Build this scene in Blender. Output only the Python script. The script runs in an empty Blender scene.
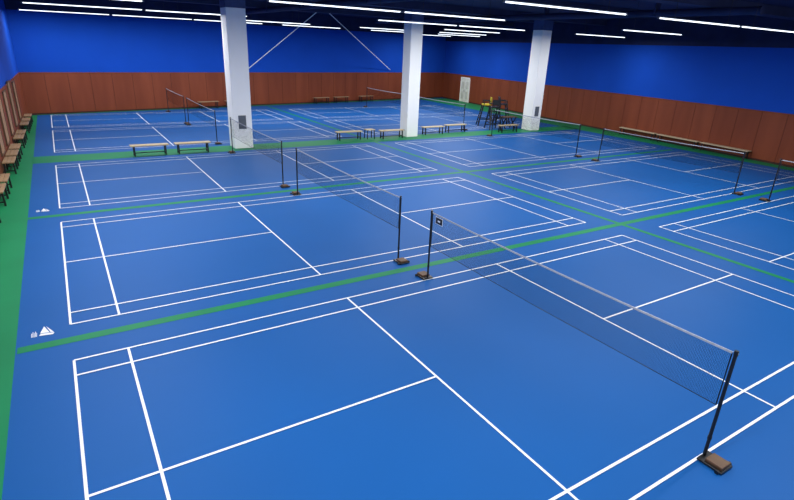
import bpy, bmesh, math, random
from mathutils import Vector, Matrix
random.seed(4)
S=bpy.context.scene
S.view_settings.view_transform='Standard'
S.view_settings.look='None'
COL=S.collection

def lin(c):
    return tuple(((v/255)/12.92 if v/255<=.04045 else ((v/255+.055)/1.055)**2.4) for v in c)+(1,)
def mat(name,c,rough=.5,metal=0,var=.12,scale=3,c2=None,stretch=None,spec=.5,emit=None,bump=0):
    m=bpy.data.materials.new(name);m.use_nodes=True;N=m.node_tree.nodes;L=m.node_tree.links
    b=N['Principled BSDF'];c=lin(c)
    tc=N.new('ShaderNodeTexCoord');mp=N.new('ShaderNodeMapping');L.new(tc.outputs['Object'],mp.inputs['Vector'])
    if stretch: mp.inputs['Scale'].default_value=stretch
    no=N.new('ShaderNodeTexNoise');no.inputs['Scale'].default_value=scale;no.inputs['Detail'].default_value=5
    L.new(mp.outputs[0],no.inputs['Vector'])
    r=N.new('ShaderNodeValToRGB');r.color_ramp.elements[0].position=.3;r.color_ramp.elements[1].position=.7
    if c2: a,d=c,lin(c2)
    else: a=tuple(v*(1-var) for v in c[:3])+(1,);d=tuple(min(1,v*(1+var)) for v in c[:3])+(1,)
    r.color_ramp.elements[0].color=a;r.color_ramp.elements[1].color=d
    L.new(no.outputs['Fac'],r.inputs['Fac']);L.new(r.outputs['Color'],b.inputs['Base Color'])
    b.inputs['Roughness'].default_value=rough;b.inputs['Metallic'].default_value=metal
    b.inputs['Specular IOR Level'].default_value=spec
    if emit:
        b.inputs['Emission Color'].default_value=lin(emit[0]);b.inputs['Emission Strength'].default_value=emit[1]
    return m
M_floor=mat('blue_court_mat',(18,84,152),.5,var=.03,scale=.5,spec=.1)
M_green=mat('green_court_mat',(22,124,78),.5,var=.08,scale=.8,spec=.12)
M_line=mat('white_line_paint',(226,230,236),.5,var=.03,scale=4)
M_blue=mat('blue_wall_paint',(20,74,180),.85,var=.05,scale=.6,spec=.1)
M_wood=mat('brown_wall_panel',(116,56,36),.55,c2=(134,68,44),scale=1.2,stretch=(1,1,.15),spec=.2)
M_groove=mat('panel_groove',(56,28,20),.8)
M_ceil=mat('dark_ceiling',(28,38,76),.75,var=.2,scale=1,spec=.2)
M_beam=mat('dark_beam_paint',(40,48,82),.7,var=.2,scale=1,spec=.2)
M_dark=mat('dark_steel_blue',(48,70,120),.6,var=.1)
M_white=mat('white_pillar_paint',(253,253,250),.55,var=.01,scale=2)
M_black=mat('black_powder_steel',(18,18,20),.4,var=.1,scale=10)
M_chrome=mat('grey_metal',(150,152,158),.35,metal=.7)
M_box=mat('brown_weight',(92,66,44),.6,var=.2,scale=8)
M_bench=mat('light_wood_bench',(206,186,146),.45,c2=(180,154,112),scale=4,stretch=(.2,3,3))
M_bench2=mat('tan_wood_bench',(196,178,150),.5,c2=(172,150,122),scale=4,stretch=(3,.2,3))
M_bench3=mat('brown_wood_bench',(166,136,102),.5,c2=(136,104,74),scale=4,stretch=(3,.2,3))
M_tube=mat('lit_fluorescent_tube',(255,255,255),.4,emit=((238,246,255),2.2))
M_house=mat('white_lamp_housing',(110,116,125),.5)
M_yellow=mat('yellow_plastic',(206,186,40),.5)
M_door=mat('cream_door_paint',(226,226,214),.5)
M_door2=mat('cream_door_panel',(202,202,190),.5)
M_grey=mat('grey_sheet',(90,96,104),.5)
M_paper=mat('light_wood_board',(178,138,102),.6,c2=(146,104,72),scale=2,stretch=(1,1,.2))
M_tape=mat('net_top_tape',(166,170,178),.7,var=.1,scale=20)
M_cable=mat('pale_cable',(250,250,252),.5)
def netmat():
    m=bpy.data.materials.new('net_mesh_mat');m.use_nodes=True;N=m.node_tree.nodes;L=m.node_tree.links
    b=N['Principled BSDF'];b.inputs['Base Color'].default_value=lin((14,15,22));b.inputs['Roughness'].default_value=.9
    b.inputs['Specular IOR Level'].default_value=.02
    tc=N.new('ShaderNodeTexCoord');sp=N.new('ShaderNodeSeparateXYZ');L.new(tc.outputs['Object'],sp.inputs[0])
    outs=[]
    for ax in ('Y','Z'):
        a=N.new('ShaderNodeMath');a.operation='DIVIDE';a.inputs[1].default_value=.018;L.new(sp.outputs[ax],a.inputs[0])
        f=N.new('ShaderNodeMath');f.operation='FRACT';L.new(a.outputs[0],f.inputs[0])
        l=N.new('ShaderNodeMath');l.operation='LESS_THAN';l.inputs[1].default_value=.10;L.new(f.outputs[0],l.inputs[0]);outs.append(l)
    mx=N.new('ShaderNodeMath');mx.operation='MAXIMUM';L.new(outs[0].outputs[0],mx.inputs[0]);L.new(outs[1].outputs[0],mx.inputs[1])
    L.new(mx.outputs[0],b.inputs['Alpha']);return m
M_net=netmat()

class MB:
    def __init__(s): s.bm=bmesh.new();s.mats=[]
    def mi(s,m):
        if m not in s.mats: s.mats.append(m)
        return s.mats.index(m)
    def box(s,a,b,m,bev=0):
        a=Vector(a);b=Vector(b);c=(a+b)/2;d=b-a
        r=bmesh.ops.create_cube(s.bm,size=1,matrix=Matrix.Translation(c)@Matrix.Diagonal((abs(d.x),abs(d.y),abs(d.z),1)))
        fs={f for v in r['verts'] for f in v.link_faces}
        for f in fs: f.material_index=s.mi(m)
        if bev:
            es={e for v in r['verts'] for e in v.link_edges}
            q=bmesh.ops.bevel(s.bm,geom=list(es),offset=bev,segments=2,affect='EDGES',profile=.5)
            for f in q['faces']: f.material_index=s.mi(m)
        return s
    def rod(s,p,q,r,m,seg=12,r2=None):
        p=Vector(p);q=Vector(q);d=q-p
        rot=d.to_track_quat('Z','Y').to_matrix().to_4x4()
        k=bmesh.ops.create_cone(s.bm,cap_ends=True,segments=seg,radius1=r,radius2=r if r2 is None else r2,depth=d.length,matrix=Matrix.Translation((p+q)/2)@rot)
        for f in {f for v in k['verts'] for f in v.link_faces}: f.material_index=s.mi(m)
        return s
    def bar(s,p,q,w,h,m):
        p=Vector(p);q=Vector(q);d=q-p
        rot=d.to_track_quat('X','Z').to_matrix().to_4x4()
        k=bmesh.ops.create_cube(s.bm,size=1,matrix=Matrix.Translation((p+q)/2)@rot@Matrix.Diagonal((d.length,w,h,1)))
        for f in {f for v in k['verts'] for f in v.link_faces}: f.material_index=s.mi(m)
        return s
    def poly(s,pts,m):
        f=s.bm.faces.new([s.bm.verts.new(p) for p in pts]);f.material_index=s.mi(m);return s
    def obj(s,name,parent=None,loc=(0,0,0),rz=0,**kw):
        me=bpy.data.meshes.new(name);s.bm.normal_update();s.bm.to_mesh(me);s.bm.free()
        for m in s.mats: me.materials.append(m)
        o=bpy.data.objects.new(name,me);COL.objects.link(o);o.location=loc;o.rotation_euler=(0,0,rz)
        if parent: o.parent=parent
        for k,v in kw.items(): o[k]=v
        return o
def empty(name,loc,rz=0,**kw):
    o=bpy.data.objects.new(name,None);COL.objects.link(o);o.location=loc;o.rotation_euler=(0,0,rz);o.empty_display_size=.1
    for k,v in kw.items(): o[k]=v
    return o
def clone(src,loc,rz=None,**kw):
    o=src.copy();COL.objects.link(o);o.location=loc
    if rz is not None:o.rotation_euler=(0,0,rz)
    for c in list(src.children):
        k=c.copy();COL.objects.link(k);k.parent=o
        for g in list(c.children):
            h=g.copy();COL.objects.link(h);h.parent=k
    for k,v in kw.items(): o[k]=v
    return o

# ---------------- floor -------------
def wallline(p0,p1):
    p0=Vector(p0);p1=Vector(p1);d=p1-p0;return p0,d.length,math.atan2(d.y,d.x)
LB=(-7.9,36.75);RB=(27.5,42.9);RF=(21.9,-5);LF=(-8.9,-5)
f=MB();f.poly([(LF[0]-.3,-5,0),(RF[0]+.5,-5,0),(RB[0]+.5,RB[1]+.5,0),(LB[0]-.3,LB[1]+.5,0)],M_floor)
floor=f.obj('floor',kind='structure',label='glossy blue synthetic sports floor with green borders and white court lines')
ROWS=[(0,6.1),(7.38,13.62),(15.02,21.22),(23.95,30.15),(31.1,36.5)]
COLX=[0,15.15]
g=MB();Z=.003
def fq(x0,y0,x1,y1,m=M_green,z=Z): g.poly([(x0,y0,z),(x1,y0,z),(x1,y1,z),(x0,y1,z)],m)
g.poly([(LF[0],-5,Z),(-7.5,-5,Z),(-7.4,36.7,Z),(LB[0],36.7,Z)],M_green)
g.poly([(22.1,-5,Z),(22.4,-5,Z),(27.3,42,Z),(24.0,42,Z)],M_green)
fq(-7.45,6.70,21.9,6.91)
fq(-7.45,14.2,22.2,14.42)
fq(-7.45,21.8,23.5,23.2)
g.poly([(-7.45,36.6,Z),(24,41.7,Z),(27,42.8,Z),(-7.45,36.84,Z)],M_green)
for a,b in ((-5,6.70),(6.91,14.2),(14.42,21.8),(23.2,38.6)): fq(7.5,a,7.67,b)
g.obj('green_floor_bands',parent=floor,label='green painted bands between the blue courts')
LW=.037
for cx in COLX:
    for i,(y0,y1) in enumerate(ROWS):
        k=(y1-y0)/6.1;g=MB();z=.006;lw=LW if i<3 else .042
        def q(x0,ya,x1,yb): g.poly([(cx+x0,ya,z),(cx+x1,ya,z),(cx+x1,yb,z),(cx+x0,yb,z)],M_line)
        for x in (-6.7,-5.94,-1.98,1.98,5.94,6.7): q(x-lw/2,y0,x+lw/2,y1)
        z=.0075
        for y in (y0,y0+.46*k,y1-.46*k,y1): q(-6.7,y-lw/2,6.7,y+lw/2)
        ym=(y0+y1)/2;q(-6.7,ym-lw/2,-1.98,ym+lw/2);q(1.98,ym-lw/2,6.7,ym+lw/2)
        g.obj('court_lines',parent=floor,label='white painted badminton court lines')
# floor emblems: small slanted mark with tiny lettering
for (x,y,s) in ((-7.16,7.14,1),(-7.16,14.85,.95),(-7.16,.4,1)):
    g=MB();z=.006
    g.poly([(x,y+.03*s,z),(x+.2*s,y,z),(x+.22*s,y+.06*s,z),(x+.02*s,y+.1*s,z)],M_line)
    g.poly([(x+.015*s,y+.12*s,z),(x+.15*s,y+.09*s,z),(x+.07*s,y+.36*s,z)],M_line)
    g.poly([(x+.165*s,y+.09*s,z),(x+.21*s,y+.08*s,z),(x+.1*s,y+.35*s,z)],M_line)
    for j in range(5): g.poly([(x-.11+.018*j,y+.02,z),(x-.101+.018*j,y+.02,z),(x-.101+.018*j,y+.17+.05*(j%2),z),(x-.11+.018*j,y+.17+.05*(j%2),z)],M_line)
    g.obj('floor_emblem',parent=floor,label='small white slanted emblem painted on the floor')

# ---------------- walls -------------
HC=6.9
def wall(name,p0,p1,label,flip):
    p,L,a=wallline(p0,p1)
    s=1 if flip else -1
    w=MB();w.box((-.2,0,0),(L+.2,.25*s,HC),M_blue)
    W=w.obj(name,loc=(p.x,p.y,0),rz=a,kind='structure',label=label)
    pn=MB();n=int(L/1.22);dx=L/n
    pn.box((0,-.012*s,0),(L,0,2.42),M_groove)
    for i in range(n):
        pn.box((i*dx+.01,-.03*s,.10),(i*dx+dx-.01,-.012*s,2.40),M_wood)
    pn.box((0,-.035*s,0),(L,-.012*s,.09),M_groove)
    pn.box((0,-.05*s,2.40),(L,-.0*s,2.45),M_wood)
    return W,pn,L
TR=1
for nm,p0,p1,lb,fl in (('wall_back',LB,RB,'blue painted wall over brown wood panelling',True),
        ('wall_right',RF,RB,'blue painted wall over brown wood panelling',False),
        ('wall_left',LF,LB,'blue painted side wall over brown wood panelling',True)):
    W,pn,L=wall(nm,p0,p1,lb,fl)
    t=pn.obj('trim_%d'%TR,loc=W.location,rz=W.rotation_euler[2],kind='structure',label='reddish-brown wood wainscot panelling with vertical seams');TR+=1
    if nm!='wall_left':
        s=1 if fl else -1
        d=MB();d.box((0,-.06*s,5.8 if fl else 5.4),(L,0,HC),M_ceil)
        d.obj('trim_%d'%TR,loc=W.location,rz=W.rotation_euler[2],kind='structure',label='dark band at the top of the wall');TR+=1
c=MB();c.box((-9.5,-5,HC),(29,44,HC+.2),M_ceil);c.obj('ceiling',kind='structure',label='dark navy painted ceiling')
for i,y in enumerate((10,16,22.6,27,31.5)):
    h0=6.55 if y in (10,22.6,31.5) else 6.7
    b=MB();b.box((-9,y-.35,h0),(25.2,y+.35,HC),M_beam);b.obj('trim_%d'%TR,kind='structure',label='dark ceiling beam');TR+=1
for x in (5,15):
    b=MB();b.rod((x,8,6.4),(x,35,6.4),.14,M_beam,16)
    for y in (12,18,25,30): b.box((x-.16,y,6.3),(x+.16,y+.05,HC),M_beam)
    b.obj('trim_%d'%TR,kind='structure',label='dark ventilation duct under the ceiling');TR+=1

# ---------------- pillars ------------
for i,(x,y,s) in enumerate(((.84,22.75,.86),(10.45,23.0,.74),(19.75,22.7,.8))):
    P=empty('pillar',(x,y,0),label='tall square white-painted concrete pillar with dark blue top',category='pillar',group='white pillars')
    h=s/2
    m=MB();m.box((-h,-h,0),(h,h,6.0),M_white,.02);m.obj('shaft',P)
    m=MB();m.box((-h-.01,-h-.01,6.0),(h+.01,h+.01,6.55),M_dark);m.obj('capital',P,label='dark blue painted top')
    if i!=1:
        m=MB();m.box((-h*.45,-h-.03,.9),(h*.35,-h-.001,1.5),M_grey,.005);m.obj('notice_plate',P,label='small grey notice plate')

# ---------------- door ------------
p,L,a=wallline(RF,RB)
dl=L-4.3
D=empty('door_1',(p.x+math.cos(a)*dl,p.y+math.sin(a)*dl,0),a,kind='structure',label='pale cream door in the panelled wall')
m=MB();m.box((-.8,.0,0),(-.74,.09,2.25),M_white).box((.74,0,0),(.8,.09,2.25),M_white).box((-.8,0,2.17),(.8,.09,2.25),M_white);m.obj('door_frame',D)
for sx in (-1,1):
    m=MB();x0,x1=sorted((sx*.01,sx*.735));m.box((x0,.02,.01),(x1,.07,2.16),M_door,.005)
    for z0 in (.3,1.2): m.box((x0+.15,.07,z0),(x1-.15,.08,z0+.65),M_door2)
    o=m.obj('door_leaf',D)
    h=MB();h.rod((sx*.1,.12,.95),(sx*.1,.12,1.15),.015,M_chrome).rod((sx*.1,.07,.97),(sx*.1,.12,.97),.01,M_chrome).rod((sx*.1,.07,1.13),(sx*.1,.12,1.13),.01,M_chrome);h.obj('handle',o)

# ---------------- net posts ------------
P0=empty('net_post',(0,0,0),label='black steel net post on a brown weighted base',category='net post',group='badminton net posts')
m=MB();m.rod((0,0,.04),(0,0,1.55),.021,M_black,16).rod((0,0,.3),(0,0,.34),.026,M_black,16);m.obj('pole',P0)
m=MB();m.rod((0,0,1.51),(0,0,1.575),.025,M_black,16);m.obj('cap',P0)
m=MB();m.rod((0,-.03,1.545),(0,.028,1.545),.008,M_chrome,10);m.obj('cord_hook',P0,label='grey metal cord hook')
m=MB();m.box((-.13,-.29,.012),(.13,.028,.04),M_black,.01);m.obj('base',P0,label='black steel foot')
m=MB();m.box((-.10,-.27,.04),(.10,-.06,.085),M_box,.01);m.obj('weight',P0,label='brown weight block')
for sx in (-1,1):
    m=MB();m.rod((sx*.132,-.24,.028),(sx*.155,-.24,.028),.027,M_black,14);m.obj('wheel',P0)
def net(cx,y0,y1,i,post):
    N=empty('badminton_net',(cx,y0,0),label='dark mesh badminton net with pale top tape strung between posts',category='net',group='badminton nets')
    W=y1-y0;a=.01;b=W-.01;n=16
    def zt(t): return 1.545-.03*math.sin(math.pi*t)
    g=MB();
    for k in range(n):
        t0=k/n;t1=(k+1)/n;ya=a+(b-a)*t0;yb=a+(b-a)*t1
        g.poly([(0,ya,zt(t0)-.76),(0,yb,zt(t1)-.76),(0,yb,zt(t1)-.03),(0,ya,zt(t0)-.03)],M_net)
    bmesh.ops.remove_doubles(g.bm,verts=g.bm.verts,dist=1e-5)
    g.obj('mesh',N,label='fine dark net mesh')
    g=MB();hh=.028
    if cx>0 and i>=2: hh=.036
    for k in range(n):
        t0=k/n;t1=(k+1)/n
        g.bar((0,a+(b-a)*t0,zt(t0)-.015),(0,a+(b-a)*t1,zt(t1)-.015),.01,hh,M_tape)
    g.obj('top_tape',N,label='pale grey top tape')
    g=MB();g.box((-.004,a-.004,.785),(.004,a+.01,1.53),M_black);g.box((-.004,b-.01,.785),(.004,b+.004,1.53),M_black)
    g.bar((0,a,.785),(0,W/2,.757),.005,.008,M_black).bar((0,W/2,.757),(0,b,.785),.005,.008,M_black)
    g.obj('edge_binding',N,label='dark edge binding and cords')
    if i==0 and cx==0:
        g=MB();g.box((-.009,b-.36,1.34),(-.006,b-.12,1.49),M_line);g.box((-.012,b-.35,1.35),(-.009,b-.13,1.48),M_black)
        g.box((-.014,b-.28,1.395),(-.012,b-.2,1.43),M_line);g.obj('badge',N,label='black patch with white border')
first=True
for cx in COLX:
    for i,(y0,y1) in enumerate(ROWS):
        net(cx,y0,y1,i,P0)
        for y,rz in ((y0-.03,0),(y1+.03,math.pi)):
            if first: P0.location=(cx,y,0);first=False
            else: clone(P0,(cx,y,0),rz)

# ---------------- benches ------------
def bench(L,top,label,group,h=.45,loc=(0,0,0),rz=0):
    B=empty('bench',loc,rz,label=label,category='bench',group=group)
    m=MB()
    for j in range(3): m.box((-L/2,-.175+j*.12,h-.045),(L/2,-.065+j*.12,h),top,.006)
    m.obj('seat',B)
    for sx in (-1,1):
        x=sx*(L/2-.14);m=MB()
        for sy in (-1,1): m.bar((x,sy*.15,0),(x,sy*.13,h-.045),.05,.05,M_black)
        m.bar((x,-.15,h-.06),(x,.15,h-.06),.05,.03,M_black).bar((x,-.14,.12),(x,.14,.12),.035,.035,M_black)
        m.obj('leg_frame',B,label='black steel leg frame')
    m=MB();m.bar((-L/2+.14,0,.12),(L/2-.14,0,.12),.03,.03,M_black);m.obj('stretcher',B)
    return B
b0=bench(1.5,M_bench,'low bench with pale wood slat seat and black legs','benches between courts',loc=(-3.25,22.1,0))
for x,y in ((-1.5,22.1),(6.6,22.9),(9.1,22.65),(12.2,23.1),(14.1,23.4),(17.4,22.3)): clone(b0,(x,y,0),0)
T=empty('stool',(7.85,22.9,0),label='small square pale wood stool with black legs',category='stool')
m=MB();m.box((-.25,-.2,.46),(.25,.2,.5),M_bench,.006);m.obj('seat',T)
for sx in (-1,1):
    for sy in (-1,1):
        m=MB();m.bar((sx*.22,sy*.17,0),(sx*.2,sy*.15,.46),.04,.04,M_black);m.obj('leg',T)
_,_,ab=wallline(LB,RB)
def backy(x): return LB[1]+(x-LB[0])*math.tan(ab)
bw=bench(1.5,M_bench3,'brown wood bench standing against the brown panelling','benches along the panelled wall',h=.5,loc=(3.0,backy(3)-.55,0),rz=ab)
for x in (5.0,12.6,14.6,17.3): clone(bw,(x,backy(x)-.55,0),ab)
pr,Lr,ar=wallline(RF,RB)
def rwx(y): return RF[0]+(y-RF[1])/math.tan(ar)
b1=bench(2.7,M_bench2,'long tan wooden bench against the brown panelled wall','benches along the side wall',loc=(rwx(12.3)-.28,12.3,0),rz=ar)
for k in range(1,3): clone(b1,(rwx(12.3+k*2.85)-.28,12.3+k*2.85,0),ar)
pl,Ll,al=wallline(LF,LB)
def lwx(y): return LF[0]+(y-LF[1])/math.tan(al)
b2=bench(1.1,M_bench3,'brown wood bench with black legs by the side wall','benches on the green strip',loc=(lwx(12.2)+.24,12.2,0),rz=al)
for y in (13.8,16.3,17.7,20.6,22.0,23.4,25.8,27.2,30,31.5,33.2): clone(b2,(lwx(y)+.24,y,0),al)
for j,(y,w,h1) in enumerate(((13.5,.5,2.5),(15.4,.45,2.2),(17.2,.5,2.5),(19.2,.45,2.4),(21.2,.5,2.2),(23.4,.5,2.5),(25.8,.5,2.3),(28.4,.5,2.5),(31,.5,2.3))):
    N=empty('framed_board',(lwx(y)+.035,y,0),al,label='tall light wood board in a dark brown frame on panelling',category='board',group='boards on the side')
    m=MB();m.box((-w,-.035,.6),(w,-.02,h1),M_paper);m.obj('panel',N)
    m=MB();v=w+.05;m.box((-v,-.05,.55),(-w,0,h1+.05),M_box).box((w,-.05,.55),(v,0,h1+.05),M_box).box((-v,-.05,.55),(v,0,.6),M_box).box((-v,-.05,h1),(v,0,h1+.05),M_box);m.obj('frame',N)

# ---------------- umpire chairs ------------
def umpire(loc,rz,label,seatm):
    U=empty('umpire_chair',loc,rz,label=label,category='umpire chair',group='umpire chairs')
    for sy in (-1,1):
        for x0,x1 in ((-.5,-.22),(.5,.22)):
            m=MB();m.bar((x0,sy*.38,0),(x1,sy*.24,1.35),.06,.06,M_black);m.obj('leg',U)
    m=MB()
    for k in range(4):
        z=.25+k*.28;t=z/1.35;m.bar((.5-.28*t,-.38+.14*t,z),(.5-.28*t,.38-.14*t,z),.1,.05,M_black)
    m.bar((-.42,-.34,.4),(-.42,.34,.4),.05,.05,M_black)
    for sy in (-1,1): m.bar((-.4,sy*.34,.45),(.4,sy*.34,.45),.05,.05,M_black)
    m.obj('ladder_steps',U)
    m=MB();m.box((-.27,-.26,1.33),(.27,.26,1.42),seatm,.015);m.obj('seat',U)
    m=MB();m.bar((-.24,-.22,1.4),(-.3,-.22,1.85),.05,.05,M_black).bar((-.24,.22,1.4),(-.3,.22,1.85),.05,.05,M_black).box((-.31,-.26,1.5),(-.27,.26,1.85),seatm,.012);m.obj('backrest',U)
    for sy in (-1,1):
        m=MB();m.bar((-.26,sy*.26,1.62),(.2,sy*.26,1.62),.06,.05,M_black).bar((.18,sy*.26,1.4),(.18,sy*.26,1.62),.05,.05,M_black);m.obj('armrest',U)
umpire((17.9,25.1,0),2.6,'tall black umpire chair with yellow seat',M_yellow)
umpire((19.3,25.0,0),-.5,'tall black umpire chair beside the pillar',M_black)
umpire((17.3,23.6,0),1.2,'tall black umpire chair near benches',M_black)
t=empty('table',(18.6,23.6,0),label='small dark folding table beside the umpire chairs',category='table')
m=MB();m.box((-.5,-.3,.71),(.5,.3,.76),M_box,.006);m.obj('table_top',t)
for sx in (-1,1):
    m=MB();m.bar((sx*.42,-.26,0),(sx*.42,.26,.71),.05,.05,M_black).bar((sx*.42,.26,0),(sx*.42,-.26,.71),.05,.05,M_black);m.obj('leg',t,label='crossed black legs')

# ---------------- cables -------------
for a,b in (((6.3,backy(6.3)-.1,2.67),(10.8,36.2,HC-.03)),((20.3,backy(20.3)-.1,2.7),(11.6,36.2,HC-.03))):
    m=MB();m.rod(a,b,.03,M_cable,8);m.obj('cable',label='thin pale cable from the ceiling to the wall',category='cable',group='ceiling cables')

# ---------------- lamps -------------
FL=4.3
F0=None
def lamp_fixture(loc,rz=0):
    global F0
    if F0: return clone(F0,loc,rz)
    F=empty('tube_lamp',loc,label='long white fluorescent tube lamp hanging under dark ceiling',category='ceiling lamp',group='fluorescent tube lamps')
    m=MB();m.box((-FL/2,-.025,.02),(FL/2,.025,.04),M_house,.004);m.obj('housing',F)
    m=MB();m.rod((-FL/2+.03,0,0),(FL/2-.03,0,0),.018,M_tube,10);m.obj('tube',F)
    for sx in (-1,1):
        m=MB();m.rod((sx*1.4,0,.04),(sx*1.4,0,HC-5.75),.006,M_black,6);m.obj('suspension_rod',F)
        m=MB();m.box((sx*FL/2-.03,-.025,-.02),(sx*FL/2+.03,.025,.02),M_house,.004);m.obj('tube_holder',F)
    ld=bpy.data.lights.new('tube_light','AREA');ld.shape='RECTANGLE';ld.size=FL-.1;ld.size_y=.025;ld.energy=215;ld.color=(.98,.99,1)
    lo=bpy.data.objects.new('tube_light',ld);COL.objects.link(lo);lo.parent=F;lo.location=(0,0,-.025)
    F0=F;return F
for y,xs in ((.3,(-5,0,5.5,12)),(4,(-5.8,)),(7.3,(4.6,10.3,14.65)),(9.5,(-5.8,)),(13.0,(-5.6,1.2,5.6,16.5)),(17.6,(-5.6,)),(19,(8.1,12.5,20.6)),(24.2,(-4.7,-.3,15.5)),(29.5,(5.2,12.8,19)),(33.8,(-5.1,-.7,3.7,9.3,16,22)),(38.4,(22.5,))):  # out-of-view near and left lamps, plus back-right corner lamp, added to even the light
    for x in xs: lamp_fixture((x,y-(.06*(x) if x<0 and y>20 else 0),5.75),-.12 if (x<0 and y>20) else 0)
w=bpy.data.worlds.new('w');S.world=w;w.use_nodes=True
w.node_tree.nodes['Background'].inputs[0].default_value=(.9,.94,1,1);w.node_tree.nodes['Background'].inputs[1].default_value=1.0

# ---------------- camera -------------
pos=Vector((-6.2956,-2.3896,4.7385));yaw,pit,rol=.5707,.3686,.0426
fw=Vector((math.sin(yaw)*math.cos(pit),math.cos(yaw)*math.cos(pit),-math.sin(pit)))
r=fw.cross(Vector((0,0,1))).normalized();u=r.cross(fw)
r2=r*math.cos(rol)+u*math.sin(rol);u2=-r*math.sin(rol)+u*math.cos(rol)
cd=bpy.data.cameras.new('camera');cd.sensor_width=36;cd.lens=527.09*36/794;cd.clip_end=200
co=bpy.data.objects.new('camera',cd);COL.objects.link(co)
Mx=Matrix((r2,u2,-fw)).transposed().to_4x4();Mx.translation=pos;co.matrix_world=Mx
S.camera=co
